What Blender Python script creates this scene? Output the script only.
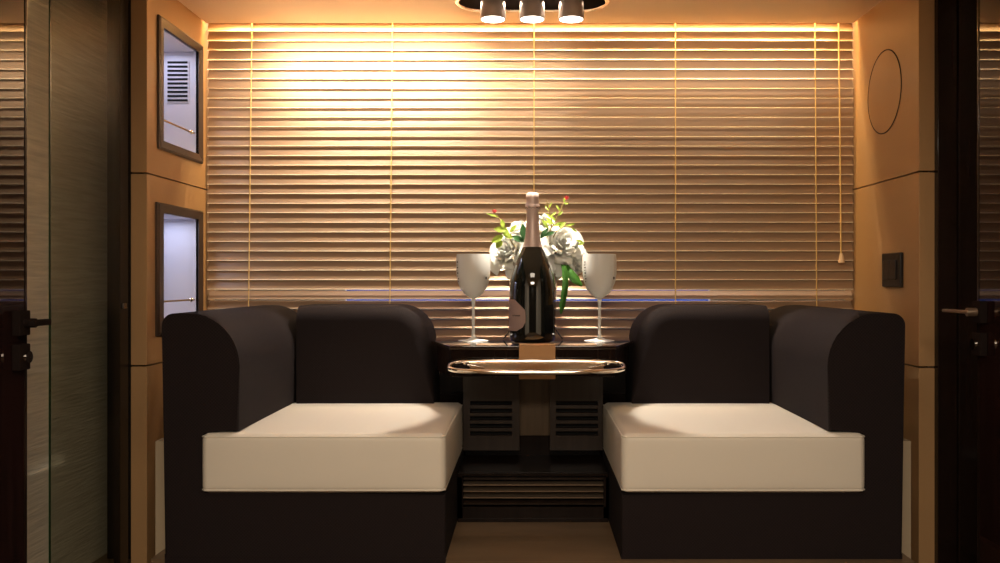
import bpy, bmesh, math, random
from mathutils import Vector, Matrix
random.seed(7)
PI = math.pi
for o in list(bpy.data.objects): bpy.data.objects.remove(o)
sc = bpy.context.scene
COL = sc.collection

# ------------------------------------------------------------------ camera
EYE = 0.636
cam = bpy.data.cameras.new('camera'); camo = bpy.data.objects.new('camera', cam); COL.objects.link(camo)
camo.location = (0, 0, EYE); camo.rotation_euler = (PI/2, 0, 0)
cam.sensor_width = 36; cam.lens = 31.68; cam.shift_x = -0.03; cam.shift_y = -0.0015
cam.clip_start = 0.02
sc.camera = camo
# ------------------------------------------------------------------ world: blue dusk beyond the window
w = bpy.data.worlds.new('dusk'); sc.world = w; w.use_nodes = True
bg = w.node_tree.nodes['Background']; bg.inputs[0].default_value = (0.025, 0.14, 0.70, 1); bg.inputs[1].default_value = 0.65
# ------------------------------------------------------------------ exposure
vs = sc.view_settings
vs.view_transform = 'Standard'; vs.look = 'None'; vs.gamma = 1; vs.use_curve_mapping = False
vs.exposure = 0.1
# ------------------------------------------------------------------ lights
def area(name, loc, rot, sx, sy, watts, colour, shape='RECTANGLE', spread=180):
    l = bpy.data.lights.new(name, 'AREA'); l.shape = shape; l.size = sx
    if shape in ('RECTANGLE', 'ELLIPSE'): l.size_y = sy
    l.energy = watts; l.color = colour; l.spread = math.radians(spread)
    o = bpy.data.objects.new(name, l); o.location = loc; o.rotation_euler = rot; COL.objects.link(o); return o
def spot(name, loc, target, watts, colour, angle, blend, radius=0.02):
    l = bpy.data.lights.new(name, 'SPOT'); l.energy = watts; l.color = colour
    l.spot_size = math.radians(angle); l.spot_blend = blend; l.shadow_soft_size = radius
    o = bpy.data.objects.new(name, l); o.location = loc
    o.rotation_euler = (Vector(target)-Vector(loc)).to_track_quat('-Z', 'Y').to_euler(); COL.objects.link(o); return o
WARM = (1.0, 0.88, 0.76)
# unseen fill lights added over the aisle for ambient light from the camera side
area('aisle_fill', (0.0, 0.95, 1.405), (0, 0, 0), 0.60, 0.40, 5.5, (1.0, 0.84, 0.66))
area('aisle_fill', (0.0, -0.5, 1.405), (0, 0, 0), 0.80, 0.50, 53.0, (1.0, 0.84, 0.66))
# warm strip hidden in the cove above the blind
area('cove_light', (0.0, 2.706, 1.475), (math.radians(6), 0, 0), 1.90, 0.010, 14, (1.0, 0.68, 0.30))
area('cove_light', (0.0, 2.778, 1.50), (0, 0, 0), 1.96, 0.010, 16, (1.0, 0.85, 0.70))  # extra unseen light added to brighten the cavity behind the blind
# the three spotlights of the ceiling fitting
SPX = (-0.103, 0.006, 0.115); SPY = 2.45; SPZ = 1.361
spot('spot_light', (SPX[0], SPY, SPZ-0.004), (-0.60, 2.24, 0.29), 52, WARM, 36, 0.15)
spot('spot_light', (SPX[1], SPY, SPZ-0.004), (0.005, 2.585, 0.50), 115, (1.0, 0.88, 0.74), 36, 0.35)
spot('spot_light', (SPX[2], SPY, SPZ-0.004), (0.62, 2.24, 0.29), 52, WARM, 36, 0.15)
# slim ceiling lamp in front of the blind, above the picture, washing its left half
area('wash_light', (-0.33, 2.44, 1.410), (math.radians(68), 0, 0), 0.90, 0.03, 3.3, (1.0, 0.86, 0.68), spread=52)
area('wash_light', (-0.33, 2.44, 1.410), (math.radians(48), 0, 0), 0.90, 0.03, 4.6, (1.0, 0.84, 0.64), spread=105)
area('wash_light', (0.45, 2.44, 1.410), (math.radians(50), 0, 0), 0.90, 0.03, 0.6, (1.0, 0.80, 0.56), spread=120)  # fill added to lift the blind's right side, not part of the lamp
# small cool lamps inside the two wall niches
area('niche_light', (-1.07, 2.53, 1.318), (0, 0, 0), 0.08, 0.18, 0.36, (0.72, 0.76, 1.0))
area('niche_light', (-1.07, 2.53, 0.812), (0, 0, 0), 0.08, 0.18, 0.36, (0.72, 0.76, 1.0))

# ================================================================== helpers
def N(m): return m.node_tree.nodes
def mat(name, col, rough=0.5, metal=0.0, coat=0.0, spec=0.5, sheen=0.0, emit=None, estr=0, trans=0, ior=1.45,
        noise=None, bump=None, subsurf=0):
    """noise=(scale_xyz, amount, detail) varies the colour; bump=(scale_xyz, strength, distance)"""
    m = bpy.data.materials.new(name); m.use_nodes = True; nt = m.node_tree; b = nt.nodes['Principled BSDF']
    b.inputs['Base Color'].default_value = (*col, 1); b.inputs['Roughness'].default_value = rough
    b.inputs['Metallic'].default_value = metal; b.inputs['Coat Weight'].default_value = coat
    b.inputs['Coat Roughness'].default_value = 0.03; b.inputs['Specular IOR Level'].default_value = spec
    b.inputs['Sheen Weight'].default_value = sheen; b.inputs['Transmission Weight'].default_value = trans
    b.inputs['IOR'].default_value = ior
    if subsurf: b.inputs['Subsurface Weight'].default_value = subsurf; b.inputs['Subsurface Scale'].default_value = 0.01
    if emit: b.inputs['Emission Color'].default_value = (*emit, 1); b.inputs['Emission Strength'].default_value = estr
    def co(scale):
        tc = nt.nodes.new('ShaderNodeTexCoord'); mp = nt.nodes.new('ShaderNodeMapping')
        mp.inputs['Scale'].default_value = scale; nt.links.new(tc.outputs['Object'], mp.inputs[0]); return mp
    if noise:
        sc_, amt, det = noise; mp = co(sc_); n = nt.nodes.new('ShaderNodeTexNoise'); n.inputs['Scale'].default_value = 1
        n.inputs['Detail'].default_value = det; nt.links.new(mp.outputs[0], n.inputs[0])
        r = nt.nodes.new('ShaderNodeValToRGB'); r.color_ramp.elements[0].position = .3; r.color_ramp.elements[1].position = .7
        r.color_ramp.elements[0].color = (*[c*(1-amt) for c in col], 1); r.color_ramp.elements[1].color = (*[min(1, c*(1+amt)) for c in col], 1)
        nt.links.new(n.outputs[0], r.inputs[0]); nt.links.new(r.outputs[0], b.inputs['Base Color'])
    if bump:
        sc_, st, di = bump; mp = co(sc_); n = nt.nodes.new('ShaderNodeTexNoise'); n.inputs['Scale'].default_value = 1
        n.inputs['Detail'].default_value = 2; nt.links.new(mp.outputs[0], n.inputs[0])
        bp = nt.nodes.new('ShaderNodeBump'); bp.inputs['Strength'].default_value = st; bp.inputs['Distance'].default_value = di
        nt.links.new(n.outputs[0], bp.inputs['Height']); nt.links.new(bp.outputs[0], b.inputs['Normal'])
    return m
def weave(name, col, scale):
    m = mat(name, col, rough=0.85, sheen=0.0, spec=0.25); nt = m.node_tree; b = nt.nodes['Principled BSDF']
    tc = nt.nodes.new('ShaderNodeTexCoord'); ck = nt.nodes.new('ShaderNodeTexChecker'); ck.inputs['Scale'].default_value = scale
    ck.inputs[1].default_value = (*[c*1.35 for c in col], 1); ck.inputs[2].default_value = (*[c*0.7 for c in col], 1)
    nt.links.new(tc.outputs['Object'], ck.inputs[0]); nt.links.new(ck.outputs[0], b.inputs['Base Color'])
    bp = nt.nodes.new('ShaderNodeBump'); bp.inputs['Strength'].default_value = .3; bp.inputs['Distance'].default_value = .001
    nt.links.new(ck.outputs[1], bp.inputs['Height']); nt.links.new(bp.outputs[0], b.inputs['Normal'])
    return m
def glass_sheet(name, tint, gloss):
    m = bpy.data.materials.new(name); m.use_nodes = True; nt = m.node_tree; nt.nodes.remove(nt.nodes['Principled BSDF'])
    t = nt.nodes.new('ShaderNodeBsdfTransparent'); t.inputs[0].default_value = (*tint, 1)
    g = nt.nodes.new('ShaderNodeBsdfGlossy'); g.inputs['Roughness'].default_value = gloss
    mx = nt.nodes.new('ShaderNodeMixShader'); mx.inputs[0].default_value = 0.03; nt.links.new(t.outputs[0], mx.inputs[1])
    nt.links.new(g.outputs[0], mx.inputs[2]); nt.links.new(mx.outputs[0], nt.nodes['Material Output'].inputs[0]); return m

M = dict(
    wall=mat('caramel_panel', (0.40, 0.240, 0.110), rough=0.42, spec=0.35, noise=((3, 3, 3), 0.05, 2), bump=((260, 260, 260), 0.05, 0.001)),
    gap=mat('dark_gap', (0.03, 0.018, 0.01), rough=0.9),
    ceil=mat('ceiling_panel', (0.66, 0.45, 0.28), rough=0.6, noise=((2, 2, 2), 0.04, 2)),
    white=mat('white_paint', (0.8, 0.78, 0.74), rough=0.6),
    paper=mat('rippled_wallpaper', (0.74, 0.70, 0.62), rough=0.6, noise=((20, 8, 150), 0.14, 3), bump=((30, 12, 170), 0.8, 0.003)),
    lacquer=mat('dark_lacquered_wood', (0.010, 0.0055, 0.004), rough=0.10, coat=0.0, spec=0.35, noise=((60, 60, 2), 0.4, 3)),
    doorwood=mat('door_lacquer', (0.014, 0.006, 0.005), rough=0.03, coat=0.0, noise=((60, 60, 2), 0.4, 3)),
    blackframe=mat('black_frame', (0.008, 0.006, 0.006), rough=0.3),
    glass=glass_sheet('smoked_glass', (0.76, 0.76, 0.71), 0.25),
    greenedge=mat('green_glass_edge', (0.008, 0.03, 0.012), rough=0.2),
    floor=mat('brown_floor', (0.16, 0.105, 0.06), rough=0.28, noise=((3, 14, 1), 0.25, 4)),
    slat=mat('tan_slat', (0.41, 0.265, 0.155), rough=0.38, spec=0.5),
    slatglint=mat('slat_lip_highlight', (0.95, 0.84, 0.62), rough=0.25),  # pale colour stands in for the light caught along the slat lips
    cord=mat('yellow_cord', (0.72, 0.50, 0.20), rough=0.7),
    tassel=mat('wooden_tassel', (0.75, 0.55, 0.36), rough=0.4),
    fabric=weave('dark_brown_weave', (0.0098, 0.0058, 0.0060), 260),
    leather=mat('cream_leather', (0.64, 0.595, 0.51), rough=0.5, bump=((180, 180, 180), 0.08, 0.001)),
    beige=mat('beige_carcass', (0.50, 0.40, 0.27), rough=0.6),
    gloss=mat('gloss_dark_wood', (0.020, 0.011, 0.008), rough=0.04, coat=1.0, noise=((3, 60, 60), 0.5, 3)),
    vent=mat('dark_cabinet_panel', (0.022, 0.014, 0.010), rough=0.35, noise=((60, 60, 3), 0.3, 3)),
    kick=mat('dark_cabinet_wood', (0.010, 0.006, 0.0045), rough=0.3, spec=0.12, noise=((60, 60, 3), 0.3, 3)),
    black=mat('black_void', (0.003, 0.003, 0.003), rough=0.9),
    strap=mat('tan_leather_strap', (0.42, 0.22, 0.085), rough=0.5, bump=((200, 200, 200), 0.1, 0.001)),
    olive=mat('brown_back_panel', (0.085, 0.052, 0.025), rough=0.4, noise=((60, 60, 4), 0.2, 3)),
    bronze=mat('bronze_bar', (0.42, 0.32, 0.23), rough=0.42, metal=0.9),
    chrome=mat('polished_chrome', (0.85, 0.80, 0.72), rough=0.06, metal=1),
    railplate=mat('brushed_bronze_plate', (0.36, 0.24, 0.13), rough=0.30, metal=0.9),
    dchrome=mat('dark_chrome', (0.25, 0.24, 0.24), rough=0.2, metal=1),
    brass=mat('brass_rod', (0.55, 0.38, 0.18), rough=0.3, metal=1),
    niche=mat('grey_niche_lining', (0.55, 0.55, 0.62), rough=0.5),
    bronzeframe=mat('dark_bronze_frame', (0.05, 0.03, 0.02), rough=0.36, spec=0.6),
    bottle=mat('black_bottle_glass', (0.004, 0.005, 0.004), rough=0.03, coat=1.0),
    foil=mat('rose_foil', (0.62, 0.48, 0.42), rough=0.42, metal=0.3, bump=((300, 300, 120), 0.4, 0.001)),
    label=mat('pink_label', (0.62, 0.45, 0.40), rough=0.5),
    ink=mat('dark_ink', (0.04, 0.035, 0.035), rough=0.6),
    goblet=mat('frosted_white_plastic', (0.66, 0.66, 0.62), rough=0.3),
    petal=mat('white_petal', (0.88, 0.89, 0.84), rough=0.6),
    leaf=mat('dark_green_leaf', (0.035, 0.12, 0.03), rough=0.4),
    lime=mat('lime_leaf', (0.42, 0.55, 0.08), rough=0.5),
    ribbon=mat('green_blade', (0.05, 0.17, 0.02), rough=0.35),
    stem=mat('brown_stem', (0.30, 0.22, 0.06), rough=0.6),
    pink=mat('pink_bud', (0.75, 0.16, 0.16), rough=0.5),
    vase=mat('grey_vase', (0.42, 0.38, 0.33), rough=0.15, coat=0.5),
    wire=mat('black_wire', (0.01, 0.01, 0.01), rough=0.4),
    fitting=mat('black_fitting', (0.014, 0.010, 0.009), rough=0.75, spec=0.0),
    head=mat('brushed_grey_head', (0.62, 0.54, 0.50), rough=0.45, metal=0.3),
    trimring=mat('copper_chrome_trim', (0.75, 0.55, 0.45), rough=0.15, metal=1),
    lens=mat('lamp_lens', (1, 1, 1), emit=(1.0, 0.90, 0.78), estr=9),
    led=mat('led_strip_lens', (1, 1, 1), emit=(1.0, 0.62, 0.25), estr=6),
    switch=mat('black_switch', (0.012, 0.010, 0.010), rough=0.3),
    rocker=mat('black_rocker', (0.02, 0.017, 0.017), rough=0.22),
)
ORG = {}
def link(name, me, m, parent=None, origin=None, smooth=None):
    o = bpy.data.objects.new(name, me); COL.objects.link(o)
    if m: me.materials.append(m)
    if parent is not None:
        org = ORG[parent.name]; o.parent = parent
    else: org = Vector(origin) if origin is not None else Vector((0, 0, 0)); o.location = org
    me.transform(Matrix.Translation(-org)); ORG[o.name] = org
    return o
def finish(name, bm, m, parent=None, origin=None, smooth=35, kind=None):
    bmesh.ops.recalc_face_normals(bm, faces=bm.faces)
    a = math.radians(smooth) if smooth else 0
    for f in bm.faces: f.smooth = bool(smooth)
    if smooth:
        for e in bm.edges:
            if len(e.link_faces) == 2 and e.calc_face_angle(0) > a: e.smooth = False
    me = bpy.data.meshes.new(name); bm.to_mesh(me); bm.free()
    o = link(name, me, m, parent, origin)
    if smooth and smooth < 50:
        wn = o.modifiers.new('weighted_normals', 'WEIGHTED_NORMAL'); wn.keep_sharp = True; wn.weight = 90
    if kind: o['kind'] = kind
    return o
def thing(name, label, cat, loc, group=None):
    o = bpy.data.objects.new(name, None); COL.objects.link(o); o.location = loc; ORG[o.name] = Vector(loc)
    o.empty_display_size = 0.05; o['label'] = label; o['category'] = cat
    if group: o['group'] = group
    return o
def tag(o, label, cat, group=None):
    o['label'] = label; o['category'] = cat
    if group: o['group'] = group
    return o
def box(bm, x0, x1, y0, y1, z0, z1, bev=0, seg=2):
    r = bmesh.ops.create_cube(bm, size=1)
    vs_ = r['verts']
    for v in vs_:
        v.co = Vector(((x0+x1)/2+v.co.x*(x1-x0), (y0+y1)/2+v.co.y*(y1-y0), (z0+z1)/2+v.co.z*(z1-z0)))
    if bev:
        es = list({e for v in vs_ for e in v.link_edges})
        bmesh.ops.bevel(bm, geom=es, offset=bev, segments=seg, profile=0.5, affect='EDGES')
    return bm
def B(): return bmesh.new()
def boxo(name, m, x0, x1, y0, y1, z0, z1, parent=None, bev=0.0015, kind=None, origin=None):
    return finish(name, box(B(), x0, x1, y0, y1, z0, z1, bev), m, parent, origin, kind=kind)
def arc_poly(pts):
    """pts: (u, v, radius) in order; returns rounded outline"""
    out = []; n = len(pts)
    for i, (u, v, r) in enumerate(pts):
        p = Vector((u, v))
        if r <= 0: out.append(p); continue
        a = Vector(pts[i-1][:2]); b = Vector(pts[(i+1) % n][:2])
        da = (a-p).normalized(); db = (b-p).normalized()
        ang = math.acos(max(-1, min(1, da.dot(db)))); t = r/math.tan(ang/2)
        c = p+(da+db).normalized()*(r/math.sin(ang/2))
        s = p+da*t-c; e = p+db*t-c; tot = math.acos(max(-1, min(1, s.normalized().dot(e.normalized()))))
        sign = 1 if s.x*e.y-s.y*e.x > 0 else -1
        k = max(3, int(tot/(PI/2)*10))
        for j in range(k+1):
            q = tot*j/k*sign
            out.append(c+Vector((s.x*math.cos(q)-s.y*math.sin(q), s.x*math.sin(q)+s.y*math.cos(q))))
    return out
def prism(bm, pts, a0, a1, axis='Y', bev=0, seg=3, both=False):
    """extrude a 2-D outline; axis Y: pts=(x,z); axis Z: pts=(x,y); axis X: pts=(y,z)"""
    def P(p, a):
        return {'Y': (p[0], a, p[1]), 'Z': (p[0], p[1], a), 'X': (a, p[0], p[1])}[axis]
    f0 = [bm.verts.new(P(p, a0)) for p in pts]; f1 = [bm.verts.new(P(p, a1)) for p in pts]
    n = len(pts)
    c0 = bm.faces.new(f0); c1 = bm.faces.new(list(reversed(f1)))
    for i in range(n): bm.faces.new((f0[i], f1[i], f1[(i+1) % n], f0[(i+1) % n]))
    if bev:
        es = list(c0.edges)+(list(c1.edges) if both else [])
        bmesh.ops.bevel(bm, geom=es, offset=bev, segments=seg, profile=0.5, affect='EDGES', clamp_overlap=True)
    return bm
def tube(bm, path, r, n=10, closed=False):
    path = [Vector(p) for p in path]; rings = []; m = len(path)
    up = Vector((0, 0, 1)); prev = None
    for i, p in enumerate(path):
        if closed: d = path[(i+1) % m]-path[i-1]
        else: d = path[min(i+1, m-1)]-path[max(i-1, 0)]
        d.normalize()
        if prev is None:
            a = d.cross(up)
            if a.length < 1e-3: a = d.cross(Vector((1, 0, 0)))
        else: a = prev-d*prev.dot(d)
        a.normalize(); prev = a; b = d.cross(a)
        rr = r[i] if isinstance(r, (list, tuple)) else r
        rings.append([bm.verts.new(p+a*(rr*math.cos(2*PI*k/n))+b*(rr*math.sin(2*PI*k/n))) for k in range(n)])
    for i in range(m if closed else m-1):
        A, C = rings[i], rings[(i+1) % m]
        for k in range(n): bm.faces.new((A[k], A[(k+1) % n], C[(k+1) % n], C[k]))
    if not closed: bm.faces.new(rings[0][::-1]); bm.faces.new(rings[-1])
    return bm
def lathe(bm, prof, c=(0, 0, 0), n=40, cap=True):
    rings = []
    for r, z in prof:
        rings.append([bm.verts.new((c[0]+r*math.cos(2*PI*k/n), c[1]+r*math.sin(2*PI*k/n), c[2]+z)) for k in range(n)])
    for i in range(len(rings)-1):
        for k in range(n): bm.faces.new((rings[i][k], rings[i][(k+1) % n], rings[i+1][(k+1) % n], rings[i+1][k]))
    if cap:
        if prof[0][0] > 1e-5: bm.faces.new(rings[0][::-1])
        if prof[-1][0] > 1e-5: bm.faces.new(rings[-1])
    return bm
def rbox(bm, c, h, r, puff=(0, 0, 0), n=8):
    """soft rounded cushion block, centre c, half sizes h, edge radius r, puffed faces"""
    def cs(H):
        e = [-H+r*(1-math.cos(PI/2*i/5)) for i in range(5)]
        e = [-H+r*i/5 for i in range(6)]
        mid = [(-H+r)+(2*H-2*r)*i/n for i in range(1, n)]
        return e+mid+[-x for x in reversed(e)]
    L = [cs(h[0]), cs(h[1]), cs(h[2])]; cache = {}
    def V(p):
        k = tuple(round(x, 6) for x in p)
        if k in cache: return cache[k]
        inn = Vector([max(-(h[i]-r), min(h[i]-r, p[i])) for i in range(3)]); d = Vector(p)-inn
        q = inn+(d.normalized()*r if d.length > 1e-9 else d)
        f = [1-abs(p[i]/h[i])**3 for i in range(3)]
        q.x += math.copysign(puff[0]*f[1]*f[2], p[0])*(abs(p[0])/h[0])**2
        q.y += math.copysign(puff[1]*f[0]*f[2], p[1])*(abs(p[1])/h[1])**2
        q.z += math.copysign(puff[2]*f[0]*f[1], p[2])*(abs(p[2])/h[2])**2
        cache[k] = bm.verts.new(q+Vector(c)); return cache[k]
    for ax in range(3):
        u, v = [i for i in range(3) if i != ax]
        for s in (-1, 1):
            for i in range(len(L[u])-1):
                for j in range(len(L[v])-1):
                    q = []
                    for (a, b) in ((i, j), (i+1, j), (i+1, j+1), (i, j+1)):
                        p = [0, 0, 0]; p[ax] = s*h[ax]; p[u] = L[u][a]; p[v] = L[v][b]; q.append(V(p))
                    if len(set(q)) == 4: bm.faces.new(q)
    return bm
def PX(px, Y): return (px-530)*Y/880
def PZ(py, Y): return EYE-(py-280)*Y/880

XW = 1.003       # half width of the recess
CZ = 1.421       # ceiling
YN = 2.304       # near edge of the recess walls
FZ = -0.120      # aisle floor
CX = 0.008       # centre line of the furniture

# ================================================================== the room
boxo('floor', M['floor'], -1.3, 1.3, -1.6, 2.85, FZ-0.04, FZ, kind='structure')
bm = B(); box(bm, -.865, -.190, 2.0065, 2.80, FZ, 0.0); box(bm, -.190, .868, 1.980, 2.80, FZ, 0.0)
finish('trim_1', bm, M['floor'], kind='structure', smooth=0)          # raised dais under the seats
boxo('ceiling', M['ceil'], -0.990, 0.990, -1.6, 2.690, CZ, CZ+0.02, kind='structure')
# ceiling void, cove top, and the aisle's ceiling edges
bm = B(); box(bm, -1.3, 1.3, -1.6, 2.85, CZ+0.09, CZ+0.12); finish('trim_2', bm, M['ceil'], kind='structure')
bm = B(); box(bm, -1.3, -0.997, -1.6, 2.30, CZ, CZ+0.02); finish('trim_3', bm, M['ceil'], kind='structure')
bm = B(); box(bm, 0.997, 1.3, -1.6, 2.30, CZ, CZ+0.02); finish('trim_4', bm, M['ceil'], kind='structure')

YNS = {-1: 2.315, 1: 2.281}
def panel(name, s, ylo, yhi, holes, zs, mt):
    """side wall made of stacked panels with shadow gaps and niche openings; plane at s*XW, thickness outwards"""
    bm = B(); t = 0.018
    ys = sorted({ylo, yhi} | {h[0] for h in holes} | {h[1] for h in holes})
    for z0, z1 in zs:
        zz = sorted({z0, z1} | {z for h in holes for z in h[2:] if z0 < z < z1})
        for a in range(len(ys)-1):
            for b in range(len(zz)-1):
                yc = (ys[a]+ys[a+1])/2; zc = (zz[b]+zz[b+1])/2
                if any(h[0] < yc < h[1] and h[2] < zc < h[3] for h in holes): continue
                box(bm, min(s*XW, s*(XW+t)), max(s*XW, s*(XW+t)), ys[a], ys[a+1], zz[b], zz[b+1])
    bmesh.ops.remove_doubles(bm, verts=bm.verts, dist=1e-5)
    # drop inner duplicate faces
    seen = {}
    for f in list(bm.faces):
        k = tuple(sorted(v.index for v in f.verts)); seen.setdefault(k, []).append(f)
    kill = [f for v in seen.values() if len(v) > 1 for f in v]
    bmesh.ops.delete(bm, geom=kill, context='FACES_ONLY')
    return finish(name, bm, mt, kind='structure', smooth=0)
Z1, Z2 = 0.411, 0.916
bands = [(FZ, Z1-0.002), (Z1+0.002, Z2-0.002), (Z2+0.002, CZ+0.09)]
NU = (2.404, 2.658, 1.016, 1.325); NL = (2.404, 2.658, 0.515, 0.819)
grow = lambda h: (h[0]-.007, h[1]+.007, h[2]-.007, h[3]+.007)
panel('wall_left', -1, YNS[-1], 2.80, [grow(NU), grow(NL)], bands, M['wall'])
panel('wall_right', 1, YNS[1], 2.80, [], bands, M['wall'])
for s, nm in ((-1, 'trim_5'), (1, 'trim_6')):       # dark backing seen in the shadow gaps
    bm = B()
    for z in (Z1, Z2): box(bm, min(s*(XW+.019), s*(XW+.03)), max(s*(XW+.019), s*(XW+.03)), YNS[s]+.005, 2.80, z-.012, z+.012)
    finish(nm, bm, M['gap'], kind='structure')
# end faces of the partitions
for s, nm in ((-1, 'trim_7'), (1, 'trim_8')):
    bm = B()
    for z0, z1 in bands: box(bm, min(s*(XW-.0005), s*(XW+.042)), max(s*(XW-.0005), s*(XW+.042)), YNS[s]-.012, YNS[s]+.006, z0, min(z1, CZ), .002)
    finish(nm, bm, M['wall'], kind='structure')
boxo('trim_13', M['blackframe'], -1.146, -1.024, 2.384, 2.390, FZ, CZ+.08, kind='structure')
# outer shell of the cabin
boxo('trim_11', M['white'], -1.34, -1.30, -1.64, 2.89, FZ-.04, 1.54, kind='structure')
boxo('trim_12', M['white'], 1.30, 1.34, -1.64, 2.89, FZ-.04, 1.54, kind='structure')
# back wall with the window behind the blind
WX0, WX1, WZ0, WZ1, WY = -0.614, 0.598, 0.528, 1.38, 2.80
bm = B()
box(bm, -1.3, WX0, WY, WY+.04, FZ, 1.54); box(bm, WX1, 1.3, WY, WY+.04, FZ, 1.54)
box(bm, WX0, WX1, WY, WY+.04, FZ, WZ0); box(bm, WX0, WX1, WY, WY+.04, WZ1, 1.54)
finish('wall_back', bm, M['white'], kind='structure')
bm = B()
for a in ((WX0, WX0+.025, WZ0, WZ1), (WX1-.025, WX1, WZ0, WZ1), (WX0+.025, WX1-.025, WZ0, WZ0+.025), (WX0+.025, WX1-.025, WZ1-.025, WZ1)):
    box(bm, a[0], a[1], WY+.004, WY+.034, a[2], a[3], .003)
win = finish('window_1', bm, M['white'], kind='structure')
boxo('pane', glass_sheet('clear_glass', (0.9, 0.95, 0.98), 0.02), WX0+.02, WX1-.02, WY+.016, WY+.022, WZ0+.02, WZ1-.02, parent=win)
# aisle walls
boxo('wall_aisle_left', M['paper'], -1.21, -1.17, -1.6, 2.70, FZ, CZ+.09, kind='structure')
boxo('wall_aisle_right', M['paper'], 1.22, 1.26, -1.6, YN-.001, FZ, CZ+.09, kind='structure')
boxo('wall_front', M['vent'], -1.3, 1.3, -1.64, -1.6, FZ, CZ+.09, kind='structure')
# black post beside the left partition and black frame beside the right one
p = boxo('trim_9', M['blackframe'], -1.062, -1.0455, 2.243, YN-.013, FZ, CZ, kind='structure')
boxo('latch', M['dchrome'], -1.0455, -1.039, 2.25, 2.27, PZ(309, 2.25), PZ(303, 2.25), parent=p)
bm = B()
box(bm, 1.043, 1.092, 2.250, 2.275, FZ, CZ, .002); box(bm, 1.094, 1.150, 2.246, 2.292, FZ, CZ, .002); box(bm, 1.15, 1.22, 2.252, 2.292, FZ, CZ)
finish('trim_10', bm, M['lacquer'], kind='structure')
# smoked glass panel standing in front of the wallpaper
g = thing('glass_panel', 'tall smoked glass panel standing before the rippled wallpaper left of the recess', 'glass panel', (-1.044, 2.07, FZ))
boxo('pane', M['glass'], -1.0455, -1.0425, 1.916, 2.240, FZ, CZ-.01, parent=g, bev=0)
boxo('edge', M['greenedge'], -1.0455, -1.0425, 1.911, 1.9155, FZ, CZ-.01, parent=g, bev=0.0005)

# open lacquered doors on both sides, seen almost edge-on, mirroring the blind
def door(name, s, X, Yfar, Yhandle, zlev, zlock, chromemat, levermat, lh, reach):
    x0, x1 = sorted((s*X, s*(X+.038)))
    bm = box(B(), x0, x1, Yfar-.62, Yfar-.008, FZ+.01, CZ-.01, .002)
    d = finish(name, bm, M['doorwood'], kind='structure')
    e0, e1 = sorted((s*(X-.001), s*(X+.039)))
    boxo('door_edge', M['lacquer'], e0, e1, Yfar-.008, Yfar, FZ+.01, CZ-.01, parent=d)
    f0 = s*X
    def plate(zc, hh, th, nm, mm, par):
        f1 = s*(X-th)
        return boxo(nm, mm, min(f0, f1), max(f0, f1), Yhandle-.018, Yhandle+.018, zc-hh, zc+hh, parent=par, bev=.002)
    plate(zlev, .024, .016, 'handle_rosette', chromemat, d)
    bm = B(); tube(bm, [(s*(X-.014), Yhandle, zlev), (s*(X-.036), Yhandle, zlev)], .009, 16)
    box(bm, min(s*(X-.042), s*(X-.028)), max(s*(X-.042), s*(X-.028)), Yhandle-.014, Yhandle+reach, zlev-lh, zlev+lh, .0025)
    finish('lever_handle', bm, levermat, d)
    lp = plate(zlock, .025, .016, 'lock_plate', chromemat, d)
    bm = B(); tube(bm, [(s*(X-.015), Yhandle, zlock), (s*(X-.024), Yhandle, zlock)], .012, 20)
    finish('lock_cylinder', bm, M['chrome'], lp)
    return d
door('door_1', -1, 0.985, 1.723, 1.690, PZ(323, 1.69), PZ(357, 1.69), M['fitting'], M['fitting'], .006, .046)
door('door_2', 1, 0.985, 1.938, 1.912, PZ(312, 1.912), PZ(344, 1.912), M['fitting'], M['bronze'], .0035, .105)

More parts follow.
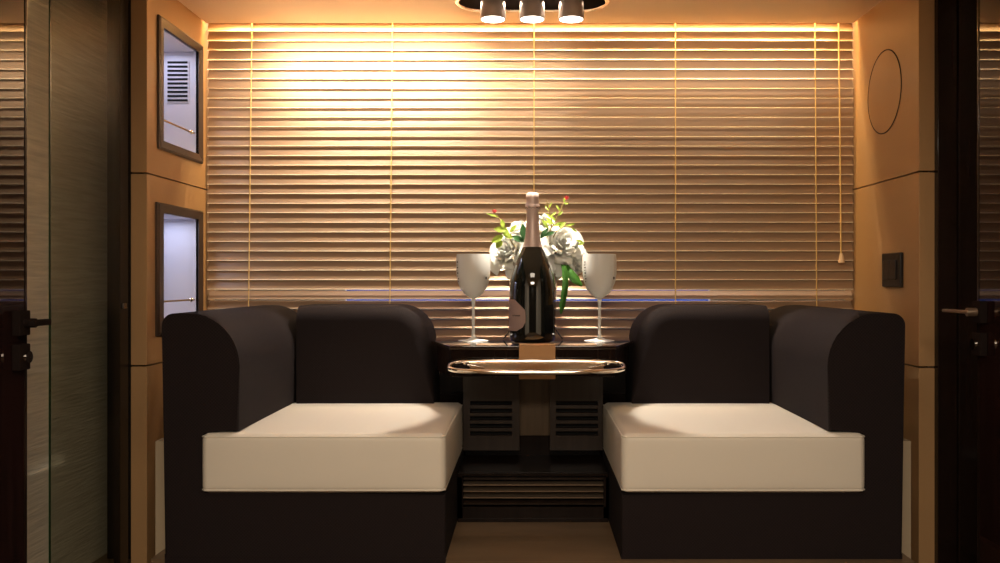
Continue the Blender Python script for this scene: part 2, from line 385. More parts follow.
# ================================================================== wall fittings
def niche(name, label, box_, outer, rail_z, grille):
    y0, y1, z0, z1 = box_; oy0, oy1, oz0, oz1 = outer
    t = thing(name, label, 'wall niche', (-XW, (y0+y1)/2, oz0), 'backlit wall niches')
    d = 0.135; X0 = -XW-d
    bm = B()   # open lining: five sheets with thickness
    box(bm, X0-.006, X0, y0-.006, y1+.006, z0-.006, z1+.006)
    box(bm, X0, -XW+.0005, y1, y1+.006, z0-.006, z1+.006); box(bm, X0, -XW+.0005, y0-.006, y0, z0-.006, z1+.006)
    box(bm, X0, -XW+.0005, y0, y1, z1, z1+.006); box(bm, X0, -XW+.0005, y0, y1, z0-.006, z0)
    finish('lining', bm, M['niche'], t)
    # frame: sloped section running round the opening
    bm = B()
    out = [(oy0, oz0), (oy1, oz0), (oy1, oz1), (oy0, oz1)]; inn = [(y0, z0), (y1, z0), (y1, z1), (y0, z1)]
    mid = [(a[0]*.8+b[0]*.2, a[1]*.8+b[1]*.2) for a, b in zip(out, inn)]
    R = []
    for ring, x in ((out, -XW+.0003), (out, -XW+.006), (mid, -XW+.009), (inn, -XW+.003), (inn, -XW-.006)):
        R.append([bm.verts.new((x, a, b)) for a, b in ring])
    for i in range(4):
        for k in range(4): bm.faces.new((R[i][k], R[i][(k+1) % 4], R[i+1][(k+1) % 4], R[i+1][k]))
    for k in range(4): bm.faces.new((R[4][k], R[4][(k+1) % 4], R[0][(k+1) % 4], R[0][k]))
    finish('frame', bm, M['bronzeframe'], t, smooth=20)
    bm = B(); tube(bm, [(-XW-.004, y0+.001, rail_z), (-XW-.004, y1-.02, rail_z)], .0028, 10)
    r = finish('rail', bm, M['brass'], t)
    bm = B(); bmesh.ops.create_uvsphere(bm, u_segments=16, v_segments=10, radius=.007, matrix=Matrix.Translation((-XW-.004, 2.612, rail_z)))
    finish('rail_knob', bm, M['chrome'], r)
    if grille:
        xs0, xs1 = PX(168, y1), PX(188, y1)
        bm = B(); box(bm, xs0-.004, xs1+.004, y1-.003, y1-.0002, PZ(103, y1), PZ(61, y1), .0008)
        gr = finish('vent_grille', bm, M['niche'], t)
        bm = B()
        for k in range(10):
            z = PZ(100.5-4.2*k, y1); box(bm, xs0, xs1, y1-.0045, y1-.0025, z-.0032, z+.0032)
        finish('vent_slots', bm, M['black'], gr)
niche('wall_niche', 'upper backlit niche with a slotted vent and brass rail on the left wall', NU,
      (2.366, 2.683, 0.990, 1.350), 1.0755, True)
niche('wall_niche', 'lower backlit niche without a vent, half hidden by the left bench arm', NL,
      (2.354, 2.683, 0.486, 0.845), 0.577, False)
# flush round cover on the right wall
bm = B(); c = (2.492, 1.168); R_ = .118
lathe(bm, [(R_, 0), (R_, .0015), (R_-.003, .0015), (R_-.003, 0)], n=72, cap=False)
bm2 = B(); lathe(bm2, [(0, .0011), (R_-.0035, .0011), (R_-.0035, 0)], n=72, cap=False)
rot = Matrix.Translation((XW, c[0], c[1])) @ Matrix.Rotation(-PI/2, 4, 'Y')
for b_ in (bm, bm2): bmesh.ops.transform(b_, matrix=rot, verts=b_.verts)
t = thing('round_cover', 'flush round caramel cover set in the right wall above the switch', 'cover', (XW, c[0], c[1]-R_))
finish('cover_disc', bm2, M['wall'], t); finish('cover_groove', bm, M['gap'], t)
# switch
y0, y1 = 2.362, 2.486; z0, z1 = PZ(287, 2.42), PZ(253, 2.42)
t = thing('light_switch', 'black square double switch on the right wall above the bench arm', 'switch', (XW, 2.4, z0))
boxo('switch_plate', M['switch'], XW-.010, XW, y0, y1, z0, z1, parent=t, bev=.003)
for k in range(2):
    a = y0+.022+k*.041
    boxo('rocker', M['rocker'], XW-.014, XW-.009, a, a+.039, z0+.020, z1-.020, parent=t, bev=.002)

# ================================================================== blind
YB = 2.735
t = thing('venetian_blind', 'wide tan venetian blind hanging across the back window', 'blind', (0, YB, 0.46))
def slat_profile(extra):
    """front face points (y,z) from the top/back edge to the bottom/front lip; y smaller = nearer the room"""
    pts = []; y = z = 0.0; L = 0.0372; n = 9; seg = []
    elev = [17, 17, 18, 19, 20, 21, 25, 48, 60]      # how far each strip's normal looks up
    ln = [.125, .125, .125, .125, .125, .125, .155, .05, .045]
    pts.append((0, 0))
    for e, l in zip(elev, ln):
        a = math.radians(min(84, e+extra)); y -= L*l*math.sin(a); z -= L*l*math.cos(a); pts.append((y, z))
    ey, ez = pts[-1]
    return pts
def slat(bm, ylip, zlip, extra, x0, x1, seedv):
    pr = slat_profile(extra); e = pr[-1]; th = .0016
    nx = 14; rows = []
    rnd = random.Random(seedv); ph = rnd.random()*6; am = rnd.uniform(.0002, .0006)
    for i in range(nx+1):
        x = x0+(x1-x0)*i/nx; dz = am*math.sin(ph+x*3.1)
        ring = [(p[0]-e[0]+ylip, p[1]-e[1]+zlip+dz) for p in pr]
        back = [(p[0]-e[0]+ylip+th*.9, p[1]-e[1]+zlip+dz-th*.35) for p in reversed(pr)]
        rows.append([bm.verts.new((x, a, b)) for a, b in ring+back])
    m = len(rows[0])
    for i in range(nx):
        for k in range(m):
            f = bm.faces.new((rows[i][k], rows[i][(k+1) % m], rows[i+1][(k+1) % m], rows[i+1][k]))
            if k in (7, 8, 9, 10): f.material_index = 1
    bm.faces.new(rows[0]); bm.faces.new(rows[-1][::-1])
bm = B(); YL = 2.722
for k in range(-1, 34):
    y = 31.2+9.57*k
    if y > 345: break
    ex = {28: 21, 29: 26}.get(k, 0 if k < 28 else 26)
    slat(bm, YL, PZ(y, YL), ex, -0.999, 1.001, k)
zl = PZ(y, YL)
so = finish('slats', bm, M['slat'], t, smooth=60); so.data.materials.append(M['slatglint'])
boxo('bottom_rail', M['slat'], -0.998, 1.000, YL-.003, YL+.028, zl-.012, zl, parent=t, bev=.003)
boxo('head_rail', M['slat'], -0.999, 1.001, YL+.000, YL+.045, 1.462, 1.492, parent=t, bev=.002)
for px0, px1 in ((252, 248), (392.5, 389.5), (534, 534), (675.5, 675.5), (815, 817)):
    bm = B()
    yc = YL-.0030
    tube(bm, [(PX(px0, yc), yc, 1.463), (PX((px0+px1)/2, yc), yc, 0.95), (PX(px1, yc), yc, zl)], .0019, 6)
    finish('ladder_cord', bm, M['cord'], t)
bm = B(); yc = YL-.010
tube(bm, [(PX(838.5, yc), yc, 1.463), (PX(840, yc), yc, 1.1), (PX(841, yc), yc, PZ(253, yc))], .0024, 8)
lc = finish('lift_cord', bm, M['cord'], t)
bm = B(); lathe(bm, [(.0, .030), (.004, .030), (.006, .024), (.010, .003), (.009, 0), (0, 0)], (PX(841.5, yc), yc, PZ(263, yc)), 20, cap=False)
finish('tassel', bm, M['tassel'], lc)
# LED strip in the cove, fixed to the hidden side of the ceiling edge
t = thing('cove_light_strip', 'warm light strip glowing in the cove at the top of the blind', 'light strip', (0, 2.705, 1.445))
boxo('channel', M['bronze'], -0.985, 0.985, 2.6905, 2.6965, 1.441, 1.462, parent=t, bev=0)
boxo('lens', M['led'], -0.98, 0.98, 2.6965, 2.6985, 1.444, 1.459, parent=t, bev=0)

# ================================================================== ceiling spotlight fitting
t = thing('spotlight_fitting', 'black oval ceiling fitting with three lit spotlight heads', 'ceiling light', (CX-.002, SPY, CZ-.016))
def stadium(cx, cy, L, r, n=20):
    out = []
    for k in range(n+1): a = -PI/2+PI*k/n; out.append((cx+L+r*math.cos(a), cy+r*math.sin(a)))
    for k in range(n+1): a = PI/2+PI*k/n; out.append((cx-L+r*math.cos(a), cy+r*math.sin(a)))
    return out
fx = CX-.002
bm = B(); prism(bm, stadium(fx, SPY, .137, .068), CZ-.012, CZ, 'Z'); finish('mounting_plate', bm, M['fitting'], t)
bm = B(); tube(bm, [(x, y, CZ-.010) for x, y in stadium(fx, SPY, .137, .072)], .0065, 10, closed=True)
finish('trim_ring', bm, M['trimring'], t)
for x in SPX:
    bm = B(); lathe(bm, [(.030, .062), (.033, .060), (.036, .004), (.036, 0), (.0325, 0), (.0325, .003)], (x, SPY, SPZ), 36, cap=False)
    tube(bm, [(x, SPY, SPZ+.05), (x, SPY, CZ-.012)], .012, 14)
    h = finish('spotlight_head', bm, M['head'], t)
    bm = B(); lathe(bm, [(0, .0005), (.0322, .0005), (.0322, .004), (0, .004)], (x, SPY, SPZ), 36, cap=False)
    finish('lens', bm, M['lens'], h)

# ================================================================== benches
def bench(s, label):
    X = lambda a: CX+s*a
    t = thing('bench_seat', label, 'bench', (X(.53), 2.34, 0), 'dinette benches')
    def pr(pts): return [(X(a), b) for a, b in pts]
    # upholstered body: front, arm bolster and plinth are one continuous cover
    prof = arc_poly([(.840, 0, 0), (.847, .560, .028), (.668, .560, .118), (.672, .291, 0), (.757, .291, 0), (.757, .151, 0), (.200, .151, 0), (.200, 0, 0)])
    bm = B(); prism(bm, pr(prof), 2.004, 2.680, 'Y', bev=.005, seg=3)
    finish('upholstered_body', bm, M['fabric'], t)
    z0 = -.022 if s < 0 else -.006
    boxo('skirt', M['fabric'], min(X(.200), X(.840)), max(X(.200), X(.840)), 2.0045, 2.0062, z0, .012, parent=t, bev=0)
    # piping along the rim
    rim = [p for p in prof if p[1] > .30]
    bm = B(); tube(bm, [(X(a-.004*(1 if a > .75 else -1)), 2.0065, b-.003) for a, b in rim], .0030, 8)
    finish('piping', bm, M['fabric'], t)
    # backrest
    prof = arc_poly([(.664, .285, 0), (.664, .563, 0), (.302, .563, .105), (.278, .285, 0)])
    n = len(prof); nrm = []
    for i in range(n):
        d = (prof[(i+1) % n]-prof[i]); e = (prof[i]-prof[i-1])
        q = (d.normalized() if d.length > 1e-6 else e.normalized())+(e.normalized() if e.length > 1e-6 else d.normalized())
        q = Vector((-q.y, q.x)).normalized()
        if q.dot(Vector((.47, .42))-prof[i]) < 0: q = -q
        nrm.append(q)
    nrm = [Vector((0, 0)) if (p[1] < .29) else (Vector((0, -1)) if p[0] > .66 else q) for p, q in zip(prof, nrm)]
    bm = B(); rings = []; r = .042
    for yy, off in [(2.680, 0)]+[(2.470+r*(1-math.sin(a)), r*(1-math.cos(a))) for a in [PI/2*j/8 for j in range(9)]]:
        rings.append([bm.verts.new((X(p[0]+q[0]*off), yy, p[1]+q[1]*off)) for p, q in zip(prof, nrm)])
    for A, C in zip(rings, rings[1:]):
        for i in range(n): bm.faces.new((A[i], A[(i+1) % n], C[(i+1) % n], C[i]))
    bm.faces.new(rings[0]); bm.faces.new(rings[-1][::-1])
    finish('backrest', bm, M['fabric'], t)
    bm = B(); box(bm, min(X(.279), X(.756)), max(X(.279), X(.756)), 2.515, 2.68, .151, .30, .002)
    finish('backrest_foot', bm, M['fabric'], t)
    bm = B(); rbox(bm, (X(.4765), 2.252, .2205), (.2765, .262, .0675), .016, (.004, .004, .004))
    cu = finish('seat_cushion', bm, M['leather'], t, smooth=50)
    for z in (.2805, .160):
        bm = B(); q = [(X(.7515), 2.09, z), (X(.7515), 2.000, z), (X(.744), 1.9915, z), (X(.209), 1.9915, z), (X(.2015), 2.000, z), (X(.2015), 2.50, z)]
        tube(bm, q, .0022, 8); finish('piping', bm, M['leather'], cu)
    x0, x1 = sorted((X(.878), X(.945)))
    boxo('side_panel', M['beige'], x0, x1, 2.20, 2.66, FZ, PZ(441, 2.2), parent=t)
    return t
bench(-1, 'dark brown woven L-shaped bench with cream cushion on the left of the table')
bench(1, 'dark brown woven L-shaped bench with cream cushion on the right of the table')

# ================================================================== table
ZT = .4635
t = thing('dinette_table', 'glossy dark wood dinette table between the two benches', 'table', (CX, 2.45, ZT-.08))
def sym(pts): return [(CX+a, b) for a, b in pts]+[(CX-a, b) for a, b in reversed(pts)]
top = sym([(.218, 2.300), (.290, 2.510), (.290, 2.685)])
bm = B(); prism(bm, top, ZT-.010, ZT, 'Z', bev=.002, seg=2, both=True); finish('tabletop', bm, M['gloss'], t, smooth=25)
ap = sym([(.214, 2.306), (.268, 2.462), (.268, 2.50)])
bm = B(); prism(bm, ap, ZT-.082, ZT-.0101, 'Z', bev=.003, seg=2); finish('apron', bm, M['lacquer'], t, smooth=25)
x0, x1 = PX(519, 2.29), PX(555.5, 2.29)
bm = B(); box(bm, x0, x1, 2.290, 2.305, ZT-.086, ZT+.0025, .002); box(bm, x0, x1, 2.292, 2.345, ZT, ZT+.0025, .001)
finish('strap', bm, M['strap'], t)
# polished oval rail on the front of the apron
cx = (PX(449, 2.24)+PX(624, 2.24))/2; hl = (PX(624, 2.24)-PX(449, 2.24))/2
def rp(a, k=1.0, dz=0):
    ca, sa = math.cos(a), math.sin(a); e = .62
    x = cx+hl*k*math.copysign(abs(ca)**e, ca); v = math.copysign(abs(sa)**e, sa)*k**6
    return (x, 2.248+.036*v, .4145+.0105*v+dz)
bm = B(); tube(bm, [rp(2*PI*i/72) for i in range(72)], .0062, 12, closed=True)
rl = finish('rail', bm, M['chrome'], t)
bm = B()
sec = [(2.2165, .4035), (2.236, .4105), (2.262, .4185), (2.280, .4245), (2.280, .4205), (2.2165, .3995)]
prism(bm, sec, cx-hl+.052, cx+hl-.052, 'X'); finish('rail_plate', bm, M['railplate'], rl)
for s in (-1, 1):
    x = cx+s*(hl-.034)
    bm = B(); bmesh.ops.create_uvsphere(bm, u_segments=24, v_segments=14, radius=.0125, matrix=Matrix.Translation((x, 2.246, .4140)) @ Matrix.Diagonal((1.5, 1.6, .7, 1)))
    bs = finish('mounting_boss', bm, M['fitting'], rl)
    bm = B(); tube(bm, [(x-s*.012, 2.243, .4185), (x-s*.058, 2.238, .4125)], [.0035, .0015], 10)
    bmesh.ops.create_uvsphere(bm, u_segments=12, v_segments=8, radius=.0045, matrix=Matrix.Translation((x-s*.006, 2.236, .4220)))
    finish('latch_pin', bm, M['chrome'], bs)

# ================================================================== cabinet under the table
t = thing('pedestal_cabinet', 'low dark wood cabinet with vents standing under the table', 'cabinet', (CX, 2.45, 0))
bm = B(); box(bm, CX-.198, CX+.198, 2.560, 2.68, 0.0, ZT-.082, .002)
box(bm, CX-.276, CX+.276, 2.61, 2.68, .301, ZT-.082); box(bm, CX-.274, CX+.274, 2.60, 2.68, .155, .301)
box(bm, CX-.198, CX+.198, 2.31, 2.560, 0, .010, .001)
box(bm, CX-.198, CX+.198, 2.33, 2.560, .118, .127, .001)
box(bm, CX-.198, CX-.185, 2.31, 2.56, .01, .118); box(bm, CX+.185, CX+.198, 2.31, 2.56, .01, .118)
finish('body', bm, M['kick'], t)
boxo('recess_panel', M['olive'], PX(515, 2.55), PX(555, 2.55), 2.550, 2.5595, .185, ZT-.083, parent=t)
for (a, b, sa, sb) in ((-.19, PX(519.5, 2.5), PX(470, 2.5), PX(512, 2.5)), (PX(550, 2.5), .207, PX(556, 2.5), PX(598, 2.5))):
    bm = B(); zs = [.286-.0215*k for k in range(5)]
    # panel built around its open slots
    box(bm, a, sa, 2.500, 2.520, .152, ZT-.083); box(bm, sb, b, 2.500, 2.520, .152, ZT-.083)
    edges = [ZT-.083]+[q for z in zs for q in (z+.006, z-.006)]+[.152]
    for i in range(0, len(edges), 2): box(bm, sa, sb, 2.500, 2.520, edges[i+1], edges[i])
    vp = finish('vent_panel', bm, M['vent'], t, smooth=0)
    bm = B(); box(bm, a+.004, b-.004, 2.5205, 2.530, .17, .40); finish('vent_backing', bm, M['black'], vp)
# kick box front with metal slat grille
bm = B(); ga, gb = PX(462, 2.31), PX(606, 2.31)
box(bm, CX-.198, ga, 2.31, 2.322, .010, .127); box(bm, gb, CX+.198, 2.31, 2.322, .010, .127)
box(bm, ga, gb, 2.31, 2.322, .010, .040); box(bm, ga, gb, 2.31, 2.322, .1215, .127)
kp = finish('kick_panel', bm, M['kick'], t, smooth=0)
for k, y in enumerate((478.5, 484.5, 490.8, 497.2, 503.5, 509)):
    z = PZ(y, 2.315)
    bm = B()
    vsl = [(2.312, z+.0008), (2.313, z-.0025), (2.345, z+.006), (2.345, z+.0085)]
    prism(bm, vsl, ga+.003, gb-.003, 'X'); finish('grille_slat', bm, M['bronze'] if 0 < k < 4 else M['vent'], kp)

# ================================================================== bottle
bx, by = PX(532.5, 2.42), 2.42
t = thing('champagne_bottle', 'large black champagne bottle with rose foil neck at the front of the table', 'bottle', (bx, by, ZT+.001))
def R(px): return px*2.42/880
def Zb(y): return PZ(y, 2.42)-.003
zb0 = ZT+.0028
body = [(0, zb0), (R(19), zb0), (R(21.5), zb0+.003), (R(23), zb0+.010), (R(23.4), zb0+.03)]+[(R(r), Zb(y)) for y, r in
       ((310, 23.5), (295, 23.4), (287, 23), (280, 22.2), (274, 21), (266, 18.4), (258, 15.6), (251, 12.2), (246, 9.6), (240, 7.7), (233, 6.6), (222, 6.0), (208, 5.6), (196, 5.2), (194, 0))]
bm = B(); lathe(bm, body, (bx, by, 0), 56, cap=False); bt = finish('glass_body', bm, M['bottle'], t, smooth=60)
foil = [(R(9.9), Zb(246)), (R(8.2), Zb(240)), (R(7.0), Zb(233)), (R(6.4), Zb(222)), (R(6.0), Zb(211)), (R(7.0), Zb(208.5)), (R(7.2), Zb(204)),
        (R(6.3), Zb(202)), (R(6.5), Zb(197)), (R(6.2), Zb(193)), (R(5.2), Zb(192)), (0, Zb(191.7))]
bm = B(); lathe(bm, foil, (bx, by, 0), 48, cap=False); fo = finish('foil', bm, M['foil'], t, smooth=60)
bm = B(); tube(bm, [(bx+R(7.1)*math.cos(2*PI*i/40), by+R(7.1)*math.sin(2*PI*i/40), Zb(207)+.0012*math.sin(i*1.7)) for i in range(40)], .0011, 6, closed=True)
finish('wire_cage', bm, M['dchrome'], fo)
# shield-shaped label wrapped on the left flank
def on_body(px, y, off=.0006):
    r = R(23.45)+off; x = (px-532.5)/23.5; x = max(-.999, min(.999, x)); return x, r
bm = B(); ys = [298, 300, 304, 308, 312, 316, 320, 325, 329]; edge = [515, 517, 521, 525, 525.6, 525.8, 525.6, 523, 517]
rows = []
for y, e in zip(ys, edge):
    a1 = math.asin((e-532.5)/23.5); a0 = math.radians(-128); row = []
    for i in range(15):
        a = a0+(a1-a0)*i/14; row.append(bm.verts.new((bx+(R(23.5)+.0006)*math.sin(a), by-(R(23.5)+.0006)*math.cos(a), Zb(y))))
    rows.append(row)
for i in range(len(rows)-1):
    for k in range(14): bm.faces.new((rows[i][k], rows[i][k+1], rows[i+1][k+1], rows[i+1][k]))
bmesh.ops.solidify(bm, geom=list(bm.faces), thickness=-.0003)
lb = finish('label', bm, M['label'], t)
bm = B()                                           # thin line of script on the label
pth = []
for i in range(40):
    px_ = 513+7.5*i/39; a = math.asin((px_-532.5)/23.5)
    pth.append((bx+(R(23.5)+.0012)*math.sin(a), by-(R(23.5)+.0012)*math.cos(a), Zb(313.8+.7*math.sin(i*1.3))))
tube(bm, pth, .0005, 5); finish('label_script', bm, M['ink'], lb)

# ================================================================== goblets
def goblet(px, label):
    gy = 2.49; k = gy/880; gx = PX(px, gy)
    t = thing('goblet', label, 'goblet', (gx, gy, ZT), 'white goblets')
    ZG = lambda y: ZT+.0005+(341.0-y)*k*.995
    outer = [(2.2, 298.5), (5, 297), (9, 293.8), (13, 288.5), (15.6, 282), (16.8, 274), (17.2, 266), (17, 259), (16.5, 254)]
    inner = [(15.9, 254), (16.3, 259), (16.5, 266), (16.0, 274), (14.8, 282), (12, 288), (8, 292.5), (0, 295)]
    bm = B(); lathe(bm, [(0, ZG(299))]+[(r*k, ZG(y)) for r, y in outer+inner], (gx, gy, 0), 44, cap=False)
    bw = finish('bowl', bm, M['goblet'], t, smooth=60)
    bm = B(); lathe(bm, [(r*k, ZG(y)) for r, y in ((2.6, 299), (1.9, 302), (1.5, 308), (1.6, 318), (1.5, 328), (1.7, 334), (2.6, 337.5))], (gx, gy, 0), 20)
    finish('stem', bm, M['goblet'], t)
    bm = B(); lathe(bm, [(0, ZG(337)), (2.5*k, ZG(337.4)), (6*k, ZG(339.3)), (14*k, ZG(340.4)), (15.2*k, ZG(340.8)), (15.0*k, ZT+.0003), (0, ZT+.0003)], (gx, gy, 0), 40, cap=False)
    finish('foot', bm, M['goblet'], t)
    bm = B()                                       # small dark lettering down one flank
    for i, (z, h, w_) in enumerate([(262, 1.5, .10), (265, 1.0, .07), (267.6, 1.3, .11), (270.4, .9, .08), (273, 1.5, .10), (276, 1.1, .07), (278.6, 1.2, .10), (281.5, 1.0, .08)]):
        a0 = math.radians(-66 if i % 2 else -64); r = (17.1 if z < 272 else 16.9-.13*(z-272))*k+.0014
        q = []; w_ *= 1.5
        for a, zz in ((a0, z-h/2), (a0+w_, z-h/2), (a0+w_, z+h/2), (a0, z+h/2)):
            q.append(bm.verts.new((gx+r*math.sin(a), gy-r*math.cos(a), ZG(zz))))
        bm.faces.new(q)
    bmesh.ops.solidify(bm, geom=list(bm.faces), thickness=-.0004)
    finish('lettering', bm, M['ink'], bw)
    a = math.radians(52); r = 16.9*k+.0006
    bm = B(); bmesh.ops.create_circle(bm, segments=6, radius=.0042, cap_ends=True); bmesh.ops.solidify(bm, geom=list(bm.faces), thickness=.0006)
    bmesh.ops.transform(bm, verts=bm.verts, matrix=Matrix.Translation((gx+r*math.sin(a), gy-r*math.cos(a), ZG(278))) @ Matrix.Rotation(a, 4, 'Z') @ Matrix.Rotation(PI/2, 4, 'X'))
    finish('crest', bm, M['ink'], bw)
goblet(473.3, 'frosted white goblet standing on the table left of the bottle')
goblet(599.5, 'frosted white goblet standing on the table right of the flowers')

# ================================================================== vase and flowers
vx, vy = PX(533, 2.575), 2.575
t = thing('vase', 'grey cylindrical flower vase on a black wire stand hidden behind the bottle', 'vase', (vx, vy, ZT))
zr = PZ(262, vy)
bm = B(); lathe(bm, [(0, ZT+.012), (.060, ZT+.012), (.066, ZT+.02), (.071, zr), (.068, zr), (.063, ZT+.025), (0, ZT+.025)], (vx, vy, 0), 44, cap=False)
finish('vessel', bm, M['vase'], t, smooth=60)
bm = B(); tube(bm, [(vx+.068*math.cos(2*PI*i/40), vy+.068*math.sin(2*PI*i/40), ZT+.034) for i in range(40)], .002, 8, closed=True)
for a in (205, 335, 90):
    a = math.radians(a); tube(bm, [(vx+.068*math.cos(a), vy+.068*math.sin(a), ZT+.034), (vx+.094*math.cos(a), vy+.094*math.sin(a), ZT+.0028)], .0022, 8)
finish('wire_stand', bm, M['wire'], t)
ROSE = []
for variant in range(3):
    bm = B(); rnd = random.Random(variant+3)
    for ring, (n, rad, hgt, opn, wd) in enumerate([(3, .12, .55, .02, .9), (4, .26, .62, .10, 1.0), (5, .42, .62, .28, .95), (5, .62, .55, .55, .95), (6, .80, .40, .95, .9)]):
        for j in range(n):
            th0 = 2*PI*j/n+ring*.7+rnd.uniform(-.15, .15); hw = PI/n*wd*1.25
            g_ = []
            for a in range(7):
                row = []
                for b in range(7):
                    u = a/6*2-1; v = b/6
                    wv = hw*(1-.35*v**3)*(.55+.45*math.sin(PI*min(1, v*1.3)/1.0*.5+.3)); th = th0+u*wv
                    r = rad*(.35+.65*v**.6)+opn*.30*v**3+.04*(1-abs(u))*v+rnd.uniform(-.008, .008)
                    z = -.35+hgt*1.25*v*(1-.18*u*u)-opn*.42*v**4+rnd.uniform(-.01, .01)-ring*.05
                    if b == 6: r += .05+opn*.06; z -= .02+.05*u*u
                    row.append(bm.verts.new((r*math.cos(th), r*math.sin(th), z)))
                g_.append(row)
            for a in range(6):
                for b in range(6): bm.faces.new((g_[a][b], g_[a+1][b], g_[a+1][b+1], g_[a][b+1]))
    bmesh.ops.solidify(bm, geom=list(bm.faces), thickness=.015)
    bmesh.ops.recalc_face_normals(bm, faces=bm.faces)
    for f in bm.faces: f.smooth = True
    me = bpy.data.meshes.new('bloom'); bm.to_mesh(me); bm.free(); me.materials.append(M['petal']); ROSE.append(me)
def rose(px, py, Y, rpx, tilt, label, v=0):
    c = Vector((PX(px, Y), Y, PZ(py, Y))); r = rpx*1.12*Y/880
    t = thing('white_rose', label, 'flower', c, 'white roses in the vase')
    o = bpy.data.objects.new('bloom', ROSE[v]); COL.objects.link(o); o.parent = t; ORG[o.name] = c
    o.scale = (r, r, r); o.rotation_euler = Vector(tilt).to_track_quat('Z', 'Y').to_euler()
    back = Vector(tilt).normalized()*(-r*.35)
    bm = B(); p0 = c+back; p2 = Vector((vx+(c.x-vx)*.2, vy+(c.y-vy)*.2, ZT+.05)); p1 = Vector((vx+(c.x-vx)*.45, vy+(c.y-vy)*.45, zr+.012))
    tube(bm, [p0, p0.lerp(p1, .5)+Vector((0, 0, .004)), p1, p2], .0022, 6)
    finish('stem', bm, M['leaf'], t)
rose(507, 250, 2.535, 20, (-.45, -.9, .35), 'large white rose low on the left of the bouquet', 0)
rose(519, 228, 2.565, 14, (-.2, -.7, .8), 'small white rose high on the left beside the bottle neck', 1)
rose(563, 243, 2.530, 23, (.3, -.9, .45), 'largest white rose on the right of the bouquet', 2)
rose(578, 262, 2.555, 14, (.9, -.6, .1), 'white rose turned outward next to the right goblet', 1)
rose(553, 266, 2.545, 12, (.1, -.95, -.15), 'small white rose tucked below the largest rose', 0)
rose(545, 219, 2.590, 11, (.2, -.5, .9), 'small white rose at the top just right of the bottle neck', 2)
def leafmesh(bm, p, d, L, W, bend=.3, up=(0, -1, .2)):
    p = Vector(p); d = Vector(d).normalized(); s = d.cross(Vector(up)).normalized(); nrm = s.cross(d).normalized()
    rows = []
    for i in range(8):
        u = i/7; wdt = W*math.sin(PI*min(.985, .06+u*.93))**.8; c = p+d*(L*u)+nrm*(-bend*L*u*u)
        rows.append([bm.verts.new(c+s*(wdt*.5*k)+nrm*(.12*W*abs(k))) for k in (-1, 0, 1)])
    fs = []
    for i in range(7):
        for k in range(2): fs.append(bm.faces.new((rows[i][k], rows[i][k+1], rows[i+1][k+1], rows[i+1][k])))
    bmesh.ops.solidify(bm, geom=fs, thickness=.0005)
def P3(px, py, Y): return Vector((PX(px, Y), Y, PZ(py, Y)))
def sprig(label, pts, leaves, buds, Y, group='leafy sprigs in the vase', leafmat='lime'):
    base = P3(*pts[0], Y); t = thing('leafy_sprig', label, 'sprig', base, group)
    bm = B(); full = [Vector((vx, vy, ZT+.06)), Vector((vx+(base.x-vx)*.4, vy, zr+.01)), base]+[P3(a, b, Y-.002*i) for i, (a, b) in enumerate(pts[1:])]
    tube(bm, full, [.0016]*(len(full)-1)+[.0008], 6); finish('stem', bm, M['stem'], t)
    for (a, b, dx, dy, L, W) in leaves:
        bm = B(); leafmesh(bm, P3(a, b, Y-.004), (dx, random.uniform(-.35, .1), dy), L, W); finish('leaf', bm, M[leafmat], t)
    for (a, b) in buds:
        bm = B(); c = P3(a, b, Y-.003)
        for j in range(4):
            an = j*1.6; leafmesh(bm, c, (.55*math.cos(an), -.25, .8+.3*math.sin(an)), .011, .006, .1)
        finish('bud', bm, M['pink'], t)
sprig('lime green sprig with a pink bud at the far left of the bouquet', [(512, 243), (504, 226), (498, 217), (494, 212)],
      [(506, 230, -1, .1, .034, .018), (503, 236, -1, -.5, .036, .020), (508, 236, -.4, .9, .03, .016), (498, 217, -1, .35, .034, .006), (510, 232, .6, .7, .026, .012),
       (504, 228, -.3, 1, .026, .013), (502, 241, -.7, -.8, .025, .017), (512, 238, -.8, .5, .03, .016)], [(494.5, 213)], 2.50)
sprig('tall lime sprig with a pink bud right of the bottle neck', [(549, 232), (556, 220), (561, 209), (565.5, 200)],
      [(556, 221, -.9, .9, .022, .007), (558, 216, .7, .8, .02, .007), (560, 211, -.6, 1, .02, .006), (564, 204, .9, .2, .014, .005), (564, 203, .1, 1, .018, .005),
       (553, 226, 1, .35, .040, .010), (553, 224, -.8, .8, .028, .009)], [(566.5, 199.5)], 2.52)
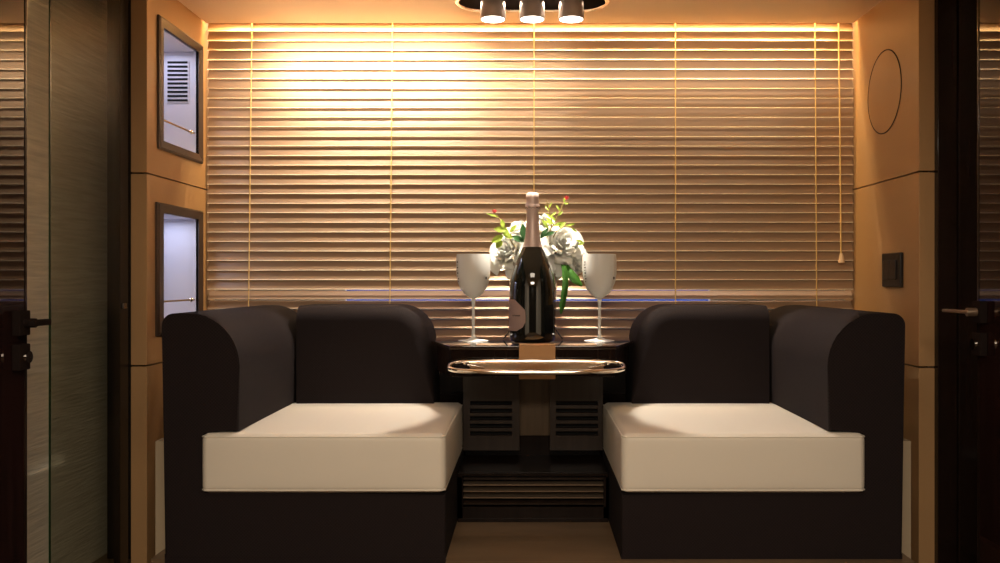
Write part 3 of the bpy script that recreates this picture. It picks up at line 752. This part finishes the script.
sprig('narrow yellow green sprig without a bud right of the bottle neck', [(550, 234), (552, 221), (549, 211), (546.5, 200)],
      [(551, 218, -.8, .8, .020, .006), (551, 216, .8, .7, .020, .006), (549, 211, -.7, 1, .02, .005), (549, 208, .5, 1, .018, .005), (552, 224, -.9, .4, .026, .008)], [], 2.535)
sprig('thin arching green sprig over the largest white rose', [(556, 232), (566, 225), (574, 228)],
      [(560, 228, .6, .7, .026, .008), (566, 226, 1, .3, .026, .007), (571, 228, 1, -.6, .022, .006), (576, 240, 1, -.3, .022, .007), (578, 245, 1, .4, .02, .007), (548, 228, -.6, .9, .03, .01)], [], 2.505)
sprig('dark green leaves between the bottle neck and the left roses', [(526, 246), (524, 236)],
      [(525, 240, -.15, 1, .045, .022), (524, 242, -.9, .5, .040, .018), (541, 238, .6, .9, .034, .014), (544, 236, .9, .4, .034, .012), (530, 262, -.9, -.2, .04, .02)], [], 2.515, leafmat='leaf')
# broad green blades hanging below the roses
def blade(label, pts, W):
    base = P3(*pts[0]); t = thing('hanging_leaf', label, 'leaf', base, 'green blades hanging from the bouquet')
    P = [P3(*q) for q in pts]; bm = B(); rows = []; n = len(P)
    for i, c in enumerate(P):
        d = (P[min(i+1, n-1)]-P[max(i-1, 0)]).normalized(); s = d.cross(Vector((0.25, -1, 0))).normalized()
        wdt = W*(.75+.25*math.sin(PI*i/(n-1))) if i < n-1 else W*.25
        rows.append([bm.verts.new(c+s*(wdt*.5*k)+Vector((0, .003*abs(k), 0))) for k in (-1, -.5, 0, .5, 1)])
    for i in range(n-1):
        for k in range(4): bm.faces.new((rows[i][k], rows[i][k+1], rows[i+1][k+1], rows[i+1][k]))
    bmesh.ops.solidify(bm, geom=list(bm.faces), thickness=.0006)
    finish('blade', bm, M['ribbon'], t)
blade('long green blade hanging straight down right of the bottle', [(563, 262, 2.51), (565, 272, 2.495), (565.5, 284, 2.49), (564, 296, 2.49), (562, 306, 2.49), (561, 314, 2.49)], .019)
blade('short green blade pointing down toward the right goblet', [(565, 266, 2.52), (570, 273, 2.505), (576, 280, 2.50), (582, 286, 2.50)], .026)
